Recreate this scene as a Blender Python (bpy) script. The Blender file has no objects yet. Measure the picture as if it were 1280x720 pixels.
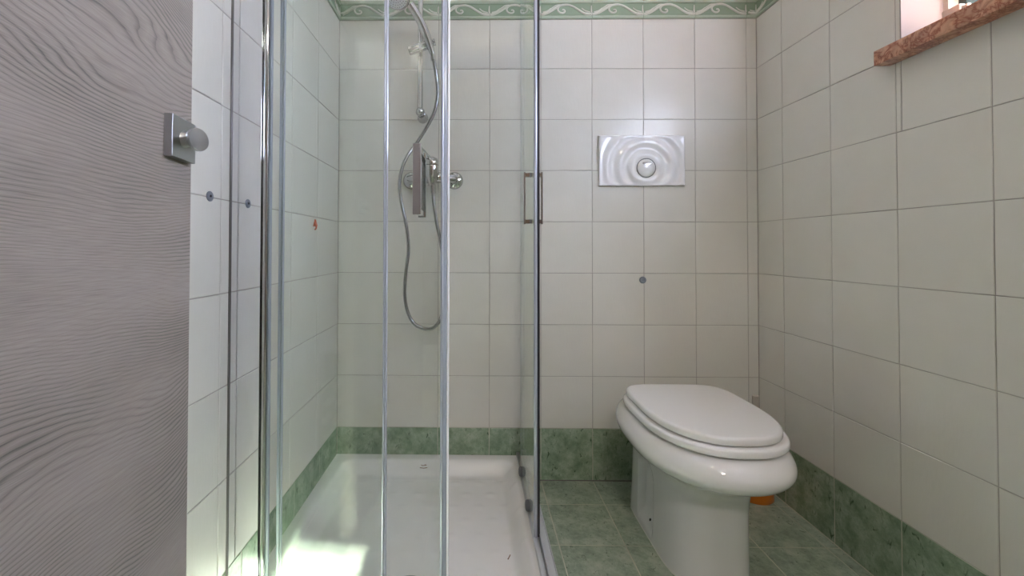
import bpy, bmesh, math, random
from mathutils import Vector, Matrix, noise
random.seed(7)
PI = math.pi
sc = bpy.context.scene
C = sc.collection

# ------------------------------------------------------------------ camera
F = 519.19
cam_d = bpy.data.cameras.new('camera')
cam = bpy.data.objects.new('camera', cam_d); C.objects.link(cam)
cam_d.sensor_width = 36.0
cam_d.lens = F / 1280 * 36
cam_d.shift_x = (640 - 587.05) / 1280
cam_d.shift_y = (301.89 - 360) / 1280
cam_d.clip_start = 0.02
yaw, pit, rol = -0.01268, 0.01449, 0.00196
fw = Vector((math.sin(yaw) * math.cos(pit), math.cos(yaw) * math.cos(pit), math.sin(pit)))
rt0 = Vector((math.cos(yaw), -math.sin(yaw), 0)); up0 = rt0.cross(fw)
rt = math.cos(rol) * rt0 + math.sin(rol) * up0
up = -math.sin(rol) * rt0 + math.cos(rol) * up0
cam.matrix_world = Matrix(((rt.x, up.x, -fw.x, -1.0961), (rt.y, up.y, -fw.y, -1.6221),
                           (rt.z, up.z, -fw.z, 0.8990), (0, 0, 0, 1)))
sc.camera = cam

# ------------------------------------------------------------------ world, sun, exposure
w = bpy.data.worlds.new('sky'); sc.world = w; w.use_nodes = True
bg = w.node_tree.nodes['Background']
bg.inputs[0].default_value = (0.78, 0.86, 1.0, 1); bg.inputs[1].default_value = 5.0

def sun(direction, strength, col):
    d = bpy.data.lights.new('sun', 'SUN'); d.energy = strength; d.color = col; d.angle = 0.012
    o = bpy.data.objects.new('sun', d); C.objects.link(o)
    o.rotation_euler = Vector(direction).to_track_quat('-Z', 'Y').to_euler(); o.location = (3, 1, 4)
sun((-1.0, -0.10, -1.03), 170.0, (1.0, 0.92, 0.95))

def portal():
    d = bpy.data.lights.new('window_portal', 'AREA'); d.shape = 'RECTANGLE'; d.size = 1.21; d.size_y = 0.60
    d.cycles.is_portal = True
    o = bpy.data.objects.new('window_portal', d); C.objects.link(o)
    o.location = (0.27, -1.1525, 1.70); o.rotation_euler = (PI / 2, 0, PI / 2)
portal()

def lamp_light(loc, size, power, col, parent=None):
    d = bpy.data.lights.new('lamp_light', 'AREA'); d.shape = 'DISK'; d.size = size; d.energy = power; d.color = col
    o = bpy.data.objects.new('lamp_light', d); C.objects.link(o); o.location = loc
    return o
LAMP_W, HALL_FILL_W = 3.0, 20.0
sc.view_settings.view_transform = 'Standard'; sc.view_settings.look = 'None'
sc.view_settings.gamma = 1.0; sc.view_settings.use_curve_mapping = False
sc.view_settings.exposure = -0.22
cy = sc.cycles
cy.max_bounces = 12; cy.diffuse_bounces = 5; cy.glossy_bounces = 6; cy.transmission_bounces = 8; cy.transparent_max_bounces = 24
cy.sample_clamp_indirect = 30.0; cy.caustics_reflective = False; cy.caustics_refractive = False
cy.use_denoising = True

# ------------------------------------------------------------------ materials
def mat(name, col=(.8, .8, .8), rough=.5, metal=0.0, spec=.5, coat=0.0, coat_r=.05):
    m = bpy.data.materials.new(name); m.use_nodes = True
    b = m.node_tree.nodes['Principled BSDF']
    b.inputs['Base Color'].default_value = (*col, 1); b.inputs['Roughness'].default_value = rough
    b.inputs['Metallic'].default_value = metal; b.inputs['Specular IOR Level'].default_value = spec
    b.inputs['Coat Weight'].default_value = coat; b.inputs['Coat Roughness'].default_value = coat_r
    return m
def N(m, t, **kw):
    n = m.node_tree.nodes.new(t)
    for k, v in kw.items():
        if hasattr(n, k): setattr(n, k, v)
        else: n.inputs[k].default_value = v
    return n
def L(m, a, b): m.node_tree.links.new(a, b)
def BS(m): return m.node_tree.nodes['Principled BSDF']
def ramp(m, fac, stops):
    r = N(m, 'ShaderNodeValToRGB'); e = r.color_ramp.elements
    while len(e) < len(stops): e.new(0.5)
    for i, (p, c) in enumerate(stops): e[i].position = p; e[i].color = (*c, 1)
    L(m, fac, r.inputs[0]); return r.outputs[0]
def coords(m, scale=(1, 1, 1), rnd=True, rot=(0, 0, 0)):
    tc = N(m, 'ShaderNodeTexCoord'); mp = N(m, 'ShaderNodeMapping')
    mp.inputs['Scale'].default_value = scale; mp.inputs['Rotation'].default_value = rot
    if rnd:
        oi = N(m, 'ShaderNodeObjectInfo'); mu = N(m, 'ShaderNodeMath', operation='MULTIPLY')
        L(m, oi.outputs['Random'], mu.inputs[0]); mu.inputs[1].default_value = 37.0
        ad = N(m, 'ShaderNodeVectorMath', operation='ADD')
        L(m, tc.outputs['Object'], ad.inputs[0]); L(m, mu.outputs[0], ad.inputs[1]); L(m, ad.outputs[0], mp.inputs[0])
    else: L(m, tc.outputs['Object'], mp.inputs[0])
    return mp.outputs[0]
def bump(m, h, strength, dist=0.001):
    b = N(m, 'ShaderNodeBump'); b.inputs['Strength'].default_value = strength; b.inputs['Distance'].default_value = dist
    L(m, h, b.inputs['Height']); L(m, b.outputs[0], BS(m).inputs['Normal'])

def mk_white_tile():
    m = mat('cream_glazed_tile', rough=.25)
    c = coords(m, (2.5, 2.5, 2.5)); n = N(m, 'ShaderNodeTexNoise', Scale=1.6, Detail=3.0); L(m, c, n.inputs['Vector'])
    L(m, ramp(m, n.outputs[0], [(.3, (.70, .685, .622)), (.7, (.755, .738, .675))]), BS(m).inputs['Base Color'])
    # woven relief of the glaze, finer than a pixel in most of the picture
    n2 = N(m, 'ShaderNodeTexNoise', Scale=140.0, Detail=2.0); c2 = coords(m, (1, 1, .25)); L(m, c2, n2.inputs['Vector'])
    n3 = N(m, 'ShaderNodeTexNoise', Scale=6.0, Detail=1.0); L(m, c, n3.inputs['Vector'])
    mx = N(m, 'ShaderNodeMath', operation='MULTIPLY_ADD'); L(m, n3.outputs[0], mx.inputs[0]); mx.inputs[1].default_value = 3.0; L(m, n2.outputs[0], mx.inputs[2])
    bump(m, mx.outputs[0], .35, .0009)
    return m
def mk_green_tile(name, dark, mid, light, rough):
    m = mat(name, rough=rough)
    c = coords(m, (1, 1, 1), rot=(.5, .6, .3))
    n1 = N(m, 'ShaderNodeTexNoise', Scale=19.0, Detail=9.0, Roughness=.74, Distortion=.15); L(m, c, n1.inputs['Vector'])
    base = ramp(m, n1.outputs[0], [(.34, dark), (.50, mid), (.64, light)])
    c2 = coords(m, (1.2, 1.2, .5), rot=(.9, .5, .4))
    n2 = N(m, 'ShaderNodeTexNoise', Scale=55.0, Detail=4.0, Roughness=.6, Distortion=1.2); L(m, c2, n2.inputs['Vector'])
    f = ramp(m, n2.outputs[0], [(.30, (1, 1, 1)), (.40, (0, 0, 0))])
    mx = N(m, 'ShaderNodeMix', data_type='RGBA'); L(m, f, mx.inputs[0]); L(m, base, mx.inputs[6]); mx.inputs[7].default_value = (dark[0] * .45, dark[1] * .5, dark[2] * .45, 1)
    L(m, mx.outputs[2], BS(m).inputs['Base Color'])
    bump(m, n1.outputs[0], .15, .0012)
    return m
def mk_grout(name, col):
    m = mat(name, rough=.85); c = coords(m, rnd=False)
    n = N(m, 'ShaderNodeTexNoise', Scale=5.0, Detail=5.0); L(m, c, n.inputs['Vector'])
    L(m, ramp(m, n.outputs[0], [(.35, tuple(x * .62 for x in col)), (.65, col)]), BS(m).inputs['Base Color'])
    return m
def mk_wood():
    m = mat('grey_larch_laminate', rough=.42)
    tc = N(m, 'ShaderNodeTexCoord')
    # stretched warp: grain runs along the leaf's width (object Y), bands stack in Z
    def warp(sy, sz, s, det):
        mp = N(m, 'ShaderNodeMapping'); mp.inputs['Scale'].default_value = (1, sy, sz); L(m, tc.outputs['Object'], mp.inputs[0])
        n = N(m, 'ShaderNodeTexNoise', Scale=s, Detail=det, Roughness=.45); L(m, mp.outputs[0], n.inputs['Vector']); return n.outputs[0]
    sep = N(m, 'ShaderNodeSeparateXYZ'); L(m, tc.outputs['Object'], sep.inputs[0])
    w1 = warp(2.2, 5.0, 1.0, 1.0); w2 = warp(5.0, 16.0, 2.0, 2.0); w3 = warp(4.0, 9.0, 1.0, 1.0)
    def ma(op, a, b, c=None):
        q = N(m, 'ShaderNodeMath', operation=op)
        for i, v in enumerate((a, b, c)):
            if v is None: continue
            if isinstance(v, (int, float)): q.inputs[i].default_value = v
            else: L(m, v, q.inputs[i])
        return q.outputs[0]
    h = ma('MULTIPLY_ADD', w1, .20, sep.outputs[2]); h = ma('MULTIPLY_ADD', w2, .012, h)
    ph = ma('MULTIPLY', h, 225.0)
    saw = ma('FRACT', ph, 0.0)
    rings = ramp(m, saw, [(0.0, (.55, .55, .55)), (.40, (1, 1, 1)), (.72, (.8, .8, .8)), (.94, (0, 0, 0))])
    con = ramp(m, w3, [(.38, (.12, .12, .12)), (.60, (1, 1, 1))])
    rings = ma('MULTIPLY_ADD', ma('SUBTRACT', rings, 1.0), con, 1.0)
    fine = warp(14.0, 520.0, 2.2, 3.0); broad = warp(1.5, 7.0, 2.0, 2.0)
    a = ma('MULTIPLY_ADD', fine, .55, 0.0); b = ma('MULTIPLY_ADD', rings, .48, a); d = ma('MULTIPLY_ADD', broad, .35, b)
    L(m, ramp(m, d, [(.40, (.115, .115, .102)), (.76, (.275, .238, .215)), (1.0, (.37, .325, .295))]), BS(m).inputs['Base Color'])
    bump(m, b, .5, .0007)
    return m
def mk_marble():
    m = mat('red_breccia_marble', rough=.3); c = coords(m, (1, 1, 1), rnd=False)
    n = N(m, 'ShaderNodeTexNoise', Scale=30.0, Detail=5.0, Distortion=1.5); L(m, c, n.inputs['Vector'])
    v = N(m, 'ShaderNodeTexVoronoi', feature='DISTANCE_TO_EDGE', Scale=26.0)
    mv = N(m, 'ShaderNodeMixRGB') if False else N(m, 'ShaderNodeVectorMath', operation='MULTIPLY_ADD')
    L(m, n.outputs[1], mv.inputs[0]); mv.inputs[1].default_value = (.09, .09, .09); L(m, c, mv.inputs[2]); L(m, mv.outputs[0], v.inputs['Vector'])
    veins = ramp(m, v.outputs['Distance'], [(.01, (.34, .10, .05)), (.07, (.52, .22, .125)), (.25, (.68, .37, .235))])
    dk = ramp(m, n.outputs[0], [(.40, (.5, .5, .5)), (.62, (1.0, 1.0, 1.0))])
    mx = N(m, 'ShaderNodeMix', data_type='RGBA', blend_type='MULTIPLY'); mx.inputs[0].default_value = .45
    L(m, veins, mx.inputs[6]); L(m, dk, mx.inputs[7]); L(m, mx.outputs[2], BS(m).inputs['Base Color'])
    return m
def mk_glass(name, tint, r0):
    m = bpy.data.materials.new(name); m.use_nodes = True; nt = m.node_tree; nt.nodes.clear()
    out = N(m, 'ShaderNodeOutputMaterial'); tr = N(m, 'ShaderNodeBsdfTransparent'); gl = N(m, 'ShaderNodeBsdfGlossy')
    tr.inputs[0].default_value = (*tint, 1); gl.inputs['Roughness'].default_value = 0.0; gl.inputs[0].default_value = (.97, .99, .95, 1)
    mx = N(m, 'ShaderNodeMixShader'); ge = N(m, 'ShaderNodeNewGeometry'); dp = N(m, 'ShaderNodeVectorMath', operation='DOT_PRODUCT')
    L(m, ge.outputs['Normal'], dp.inputs[0]); L(m, ge.outputs['Incoming'], dp.inputs[1])
    ab = N(m, 'ShaderNodeMath', operation='ABSOLUTE'); L(m, dp.outputs['Value'], ab.inputs[0])
    om = N(m, 'ShaderNodeMath', operation='SUBTRACT'); om.inputs[0].default_value = 1.0; L(m, ab.outputs[0], om.inputs[1])
    pw = N(m, 'ShaderNodeMath', operation='POWER'); L(m, om.outputs[0], pw.inputs[0]); pw.inputs[1].default_value = 5.0
    fr = N(m, 'ShaderNodeMath', operation='MULTIPLY_ADD'); L(m, pw.outputs[0], fr.inputs[0]); fr.inputs[1].default_value = 1 - r0; fr.inputs[2].default_value = r0
    L(m, fr.outputs[0], mx.inputs[0]); L(m, tr.outputs[0], mx.inputs[1]); L(m, gl.outputs[0], mx.inputs[2]); L(m, mx.outputs[0], out.inputs[0])
    return m
def mk_brushed(name, col, rough):
    m = mat(name, col, rough, 1.0); c = coords(m, (30, 30, 900), rnd=False)
    n = N(m, 'ShaderNodeTexNoise', Scale=1.0, Detail=2.0); L(m, c, n.inputs['Vector']); bump(m, n.outputs[0], .12, .0004); return m

M = dict(
    tile=mk_white_tile(),
    green=mk_green_tile('green_marbled_wall_tile', (.165, .245, .16), (.275, .365, .255), (.40, .47, .36), .25),
    floor=mk_green_tile('green_marbled_floor_tile', (.19, .25, .18), (.31, .375, .285), (.43, .48, .385), .33),
    grout=mk_grout('grey_grout', (.50, .47, .42)), fgrout=mk_grout('beige_floor_grout', (.66, .66, .52)),
    paint=mat('white_wall_paint', (.78, .76, .72), .7), ceil=mat('white_ceiling_paint', (.82, .81, .79), .8),
    bgreen=mat('border_green_glaze', (.29, .38, .27), .18), bpale=mat('border_pale_green_glaze', (.48, .56, .44), .2),
    bcream=mat('border_cream_relief', (.68, .69, .60), .2),
    wood=mk_wood(), edge=mat('light_door_edge', (.62, .57, .52), .5),
    steel=mk_brushed('brushed_steel', (.46, .47, .48), .30),
    chrome=mat('chrome', (.56, .57, .57), .08, 1.0), alu=mat('pale_anodised_profile', (.52, .56, .63), .22, .25),
    mirror=mat('polished_wall_profile', (.83, .84, .86), .025, 1.0),
    satin=mat('satin_grey_shower_metal', (.60, .62, .65), .30, .7),
    hose=mat('chrome_hose', (.40, .41, .42), .22, 1.0),
    seal=mat('translucent_edge_seal', (.40, .45, .53), .2, 0, .6), blackseal=mat('black_magnetic_seal', (.012, .014, .02), .4),
    glass=mk_glass('clear_shower_glass', (.976, .992, .982), .045), pane=mk_glass('window_glass', (.98, .99, .985), .03),
    ceramic=mat('white_ceramic', (.80, .80, .79), .07, 0, .55, .4), seat=mat('white_toilet_seat_plastic', (.84, .84, .835), .10, 0, .5, .3),
    acrylic=mat('white_shower_tray_ceramic', (.79, .78, .76), .24), whitep=mat('white_plastic', (.80, .79, .77), .25),
    greyp=mat('grey_plastic', (.14, .15, .17), .35), dark=mat('dark_hole', (.01, .01, .01), .6),
    orange=mat('orange_plastic', (.62, .17, .012), .35), redhook=mat('orange_red_plastic', (.50, .09, .03), .4),
    beigep=mat('beige_plastic', (.42, .39, .33), .4), marble=mk_marble(), white_frame=mat('beige_window_frame', (.50, .48, .44), .4), reveal=mat('pale_reveal_plaster', (.34, .32, .315), .5), boxp=mat('beige_box_plastic', (.42, .39, .35), .4), plugm=mat('grey_plug_metal', (.20, .22, .25), .35, .3),
    shutter=mat('dark_green_shutter_paint', (.012, .035, .035), .45), caulk=mat('grey_silicone', (.12, .11, .10), .4),
    paleseal=mat('white_silicone', (.66, .65, .60), .4), lamp=None, hallwood=mat('brown_hallway_panelling', (.24, .17, .13), .5),
    stain=mat('brown_mark', (.25, .15, .10), .6), matgreen=mat('grey_green_rubber', (.20, .25, .20), .55), matring=mat('pale_suction_cup', (.55, .6, .52), .3),
    ground=mat('outside_ground', (.25, .24, .2), .9), beigep2=mat('silver_plastic', (.62, .62, .63), .2, .5), facep=mat('pale_spray_plastic', (.72, .76, .78), .35), bead=mat('white_highlight_bead', (.92, .93, .95), .12), rub=mat('black_rubber', (.02, .02, .02), .5),  # the bead's white stands in for a highlight
)
def emis(name, col, s):
    m = mat(name, col); BS(m).inputs['Emission Color'].default_value = (*col, 1); BS(m).inputs['Emission Strength'].default_value = s; return m
def mk_diffuser_voile():  # cloth of the added curtain that spreads the sun indoors
    m = bpy.data.materials.new('white_diffuser_voile'); m.use_nodes = True; nt = m.node_tree; nt.nodes.clear()
    out = N(m, 'ShaderNodeOutputMaterial'); a = N(m, 'ShaderNodeBsdfTranslucent'); b = N(m, 'ShaderNodeBsdfDiffuse'); mx = N(m, 'ShaderNodeMixShader')
    a.inputs[0].default_value = (.68, .79, 1.0, 1); b.inputs[0].default_value = (.86, .88, .92, 1); mx.inputs[0].default_value = .25
    L(m, a.outputs[0], mx.inputs[1]); L(m, b.outputs[0], mx.inputs[2]); L(m, mx.outputs[0], out.inputs[0]); return m
M['voile'] = mk_diffuser_voile()
M['lamp'] = emis('glowing_lamp_glass', (1.0, .78, .50), 16.0)

# ------------------------------------------------------------------ mesh helpers
def wl(o):
    v = Vector((0, 0, 0))
    while o is not None: v += o.location; o = o.parent
    return v
def obj(name, bm, m, parent=None, loc=None, smooth=True, flat_angle=40, kind=None, label=None):
    """bm in world coordinates; links it as one mesh object whose origin is at its base (or at loc)"""
    if loc is None:
        if parent is not None: loc = wl(parent)
        else:
            xs = [v.co for v in bm.verts]
            loc = Vector((sum(v.x for v in xs) / len(xs), sum(v.y for v in xs) / len(xs), min(v.z for v in xs)))
    loc = Vector(loc)
    bmesh.ops.translate(bm, vec=-loc, verts=bm.verts)
    me = bpy.data.meshes.new(name); bm.normal_update()
    bmesh.ops.recalc_face_normals(bm, faces=bm.faces)
    bm.to_mesh(me); bm.free(); me.materials.append(m)
    if smooth:
        for p in me.polygons: p.use_smooth = True
        me.set_sharp_from_angle(angle=math.radians(flat_angle))
    o = bpy.data.objects.new(name, me); C.objects.link(o)
    if parent is not None: o.parent = parent; o.location = loc - wl(parent)
    else: o.location = loc
    if kind: o['kind'] = kind
    if label: o['label'] = label
    return o
def tag(o, label, cat, group=None, kind=None):
    o['label'] = label; o['category'] = cat
    if group: o['group'] = group
    if kind: o['kind'] = kind
    return o
def thing(name, label, cat, loc=(0, 0, 0), group=None):
    o = bpy.data.objects.new(name, None); o.empty_display_size = .05; C.objects.link(o); o.location = loc
    return tag(o, label, cat, group)
def B(): return bmesh.new()
def box(bm, a, b, bev=0.0, seg=2):
    r = bmesh.ops.create_cube(bm, size=1.0); vs = r['verts']
    a, b = Vector(a), Vector(b)
    for v in vs: v.co = Vector([(a[i] + b[i]) / 2 + v.co[i] * (b[i] - a[i]) for i in range(3)])
    if bev > 0:
        es = list({e for v in vs for e in v.link_edges})
        bmesh.ops.bevel(bm, geom=es, offset=bev, segments=seg, profile=.5, affect='EDGES')
    return bm
def tube(bm, pts, r, n=12, cap=True, flat=None):
    """tube through pts; r a number or a list; flat = (axis, factor) squashes the section"""
    pts = [Vector(p) for p in pts]; rs = r if isinstance(r, (list, tuple)) else [r] * len(pts)
    rings = []; prev = None
    for i, p in enumerate(pts):
        t = (pts[min(i + 1, len(pts) - 1)] - pts[max(i - 1, 0)]).normalized()
        if prev is None:
            a = Vector((0, 0, 1)) if abs(t.z) < .9 else Vector((0, 1, 0))
            u = t.cross(a).normalized()
        else: u = (prev - t * prev.dot(t)).normalized()
        prev = u; v = t.cross(u)
        ring = []
        for k in range(n):
            an = 2 * PI * k / n; d = (u * math.cos(an) + v * math.sin(an)) * rs[i]
            if flat: d[flat[0]] *= flat[1]
            ring.append(bm.verts.new(p + d))
        rings.append(ring)
    for a, b in zip(rings, rings[1:]):
        for k in range(n): bm.faces.new((a[k], a[(k + 1) % n], b[(k + 1) % n], b[k]))
    if cap: bm.faces.new(rings[0][::-1]); bm.faces.new(rings[-1])
    return bm
def spline(pts, n=8):
    pts = [Vector(p) for p in pts]; out = []
    for i in range(len(pts) - 1):
        p0, p1, p2, p3 = pts[max(i - 1, 0)], pts[i], pts[i + 1], pts[min(i + 2, len(pts) - 1)]
        for k in range(n):
            t = k / n
            out.append(.5 * ((2 * p1) + (p2 - p0) * t + (2 * p0 - 5 * p1 + 4 * p2 - p3) * t * t + (3 * p1 - p0 - 3 * p2 + p3) * t ** 3))
    out.append(pts[-1]); return out
def lathe(bm, prof, origin, axis=(0, 0, 1), n=32):
    """prof: list of (radius, height) along axis"""
    ax = Vector(axis).normalized(); a = Vector((1, 0, 0)) if abs(ax.x) < .9 else Vector((0, 1, 0))
    u = ax.cross(a).normalized(); v = ax.cross(u); o = Vector(origin); rings = []
    for r, h in prof:
        if r < 1e-6: rings.append([bm.verts.new(o + ax * h)])
        else: rings.append([bm.verts.new(o + ax * h + (u * math.cos(2 * PI * k / n) + v * math.sin(2 * PI * k / n)) * r) for k in range(n)])
    for a_, b_ in zip(rings, rings[1:]):
        if len(a_) == 1 and len(b_) == 1: continue
        for k in range(n):
            k2 = (k + 1) % n
            if len(a_) == 1: bm.faces.new((a_[0], b_[k2], b_[k]))
            elif len(b_) == 1: bm.faces.new((a_[k], a_[k2], b_[0]))
            else: bm.faces.new((a_[k], a_[k2], b_[k2], b_[k]))
    return bm
def extrude_profile(bm, pts2, z0, z1):
    lo = [bm.verts.new((x, y, z0)) for x, y in pts2]; hi = [bm.verts.new((x, y, z1)) for x, y in pts2]
    n = len(pts2)
    for k in range(n): bm.faces.new((lo[k], lo[(k + 1) % n], hi[(k + 1) % n], hi[k]))
    bm.faces.new(lo[::-1]); bm.faces.new(hi); return bm

# ------------------------------------------------------------------ room constants
W = 1.6324; YF = -2.02; H = 2.45; AB = .0396; AR = .1312; AL = .2153; AF = .1488
ZB0, ZB1 = 1.795, 1.872                         # decorative border
WY0, WY1, WZ0, WZ1 = -.545, -1.76, 1.40, 2.00    # window opening in the right wall
J = .0021; DEP = .0016; TH = .006

# frames: origin and axes of each tiled plane: (origin, s axis, t axis, outward normal)
FR = {'back': (Vector((0, 0, 0)), Vector((-1, 0, 0)), Vector((0, 0, 1)), Vector((0, -1, 0))),
      'right': (Vector((0, 0, 0)), Vector((0, -1, 0)), Vector((0, 0, 1)), Vector((-1, 0, 0))),
      'left': (Vector((-W, 0, 0)), Vector((0, -1, 0)), Vector((0, 0, 1)), Vector((1, 0, 0))),
      'floor': (Vector((0, 0, 0)), Vector((-1, 0, 0)), Vector((0, -1, 0)), Vector((0, 0, 1)))}
cache = {}
def tile_mesh(side, ws, wt, m, key):
    k = (side, round(ws, 4), round(wt, 4), key)
    if k in cache: return cache[k]
    o, s, t, n = FR[side]; bm = B(); c = min(.0011, ws * .3, wt * .3)
    def q(i, d): return [bm.verts.new(s * a + t * b + n * d) for a, b in ((i, i), (ws - i, i), (ws - i, wt - i), (i, wt - i))]
    r0, r1, r2 = q(0, -TH), q(0, -.0007), q(c, 0)
    for a, b in ((r0, r1), (r1, r2)):
        for i in range(4): bm.faces.new((a[i], a[(i + 1) % 4], b[(i + 1) % 4], b[i]))
    bm.faces.new(r2); bm.faces.new(r0[::-1]); bmesh.ops.recalc_face_normals(bm, faces=bm.faces)
    me = bpy.data.meshes.new(key); bm.to_mesh(me); bm.free(); me.materials.append(m); cache[k] = me
    return me
def place_tile(side, parent, s0, s1, t0, t1, m, name):
    j = .0032 if name == 'floor_tile' else .0026 if name == 'skirting_tile' else J
    s0 += j / 2; s1 -= j / 2; t0 += j / 2; t1 -= j / 2
    if s1 - s0 < .004 or t1 - t0 < .004: return
    o, s, t, n = FR[side]
    ob = bpy.data.objects.new(name, tile_mesh(side, s1 - s0, t1 - t0, m, name)); C.objects.link(ob)
    ob.parent = parent
    lip = random.uniform(-.00025, .00025)
    ob.location = o + s * s0 + t * t0 + n * lip - wl(parent)
    return ob
def cuts(first, end, step=.2):
    r = [0.0]; x = first
    while x < end - 1e-4:
        if x > 1e-4: r.append(x)
        x += step
    r.append(end); return r
def subtract(rect, hole):
    s0, s1, t0, t1 = rect; a0, a1, b0, b1 = hole
    if s1 <= a0 or s0 >= a1 or t1 <= b0 or t0 >= b1: return [rect]
    out = []
    if s0 < a0: out.append((s0, a0, t0, t1))
    if s1 > a1: out.append((a1, s1, t0, t1))
    m0, m1 = max(s0, a0), min(s1, a1)
    if t0 < b0: out.append((m0, m1, t0, b0))
    if t1 > b1: out.append((m0, m1, b1, t1))
    return out

# ---- wall and floor bodies
G = DEP
def wall(name, boxes, m, **k):
    bm = B()
    for a, b in boxes: box(bm, a, b)
    o = obj(name, bm, m, loc=(0, 0, 0), smooth=False); o['kind'] = 'structure'
    return o
floor = wall('floor', [((-W - .3, YF - 1.6, -.15), (.02, .12, -.0009))], M['fgrout'])
wall_back = wall('wall_back', [((-W - .12, G, -.15), (.30, .12, H + .1))], M['grout'])
wall_left = wall('wall_left', [((-W - .12, YF - .12, -.15), (-W - G, G, H + .1))], M['grout'])
wall_right = wall('wall_right', [((G, YF - .12, -.15), (.28, G, WZ0)), ((G, YF - .12, WZ1), (.28, G, H + .1)),
                                 ((G, WY0, WZ0), (.28, G, WZ1)), ((G, YF - .12, WZ0), (.28, WY1, WZ1))], M['grout'])
ceiling = wall('ceiling', [((-W - .12, YF - .12, H), (.30, .12, H + .12))], M['ceil'])
DX0, DX1 = -1.40, -.58                           # doorway behind the camera
wall_front = wall('wall_front', [((-W - .12, YF - .12, -.15), (DX0, YF, H + .1)), ((DX1, YF - .12, -.15), (.1, YF, H + .1)),
                                 ((DX0, YF - .12, 2.08), (DX1, YF, H + .1))], M['paint'])
# painted strip above the tiled part
for nm, par, a, b in (('upper_plaster', wall_back, (-W, -.0002, ZB1), (0, .004, H)),
                      ('upper_plaster', wall_left, (-W - .004, YF, ZB1), (-W + .0002, 0, H)),
                      ('upper_plaster', wall_right, (-.0002, WY0, ZB1), (.004, 0, H)),
                      ('upper_plaster', wall_right, (-.0002, WY1, WZ1), (.004, WY0, H)),
                      ('upper_plaster', wall_right, (-.0002, YF, ZB1), (.004, WY1, H))):
    obj(nm, box(B(), a, b), M['paint'], par, smooth=False)

obj('skirting_grout', box(B(), (-W, -.0002 + .001, 0), (0, .004, .1995)), M['fgrout'], wall_back, smooth=False)
obj('skirting_grout', box(B(), (-.0002 + .001, YF, 0), (.004, 0, .1995)), M['fgrout'], wall_right, smooth=False)
obj('skirting_grout', box(B(), (-W - .004, YF, 0), (-W - .0008, 0, .1995)), M['fgrout'], wall_left, smooth=False)
zc = [.2 * i for i in range(9)] + [ZB0]
for side, par, first, gfirst, end in (('back', wall_back, AB, AB, W), ('right', wall_right, AR, AR, -YF), ('left', wall_left, AL, .18, -YF)):
    for r in range(len(zc) - 1):
        cs = cuts(gfirst if r == 0 else first, end)
        if side == 'left' and r: cs = [c if abs(c - (AL + .6)) > .01 else .752 for c in cs]
        for s0, s1 in zip(cs, cs[1:]):
            rects = [(s0, s1, zc[r], zc[r + 1])]
            if side == 'right': rects = [q for x in rects for q in subtract(x, (-WY0, -WY1, WZ0, WZ1))]
            for x in rects:
                place_tile(side, par, *x, M['green'] if r == 0 else M['tile'], 'skirting_tile' if r == 0 else 'wall_tile')
xs, ys = cuts(AB, W), cuts(AF, -YF)
for a, b in zip(xs, xs[1:]):
    for c, d in zip(ys, ys[1:]): place_tile('floor', floor, a, b, c, d, M['floor'], 'floor_tile')

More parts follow.
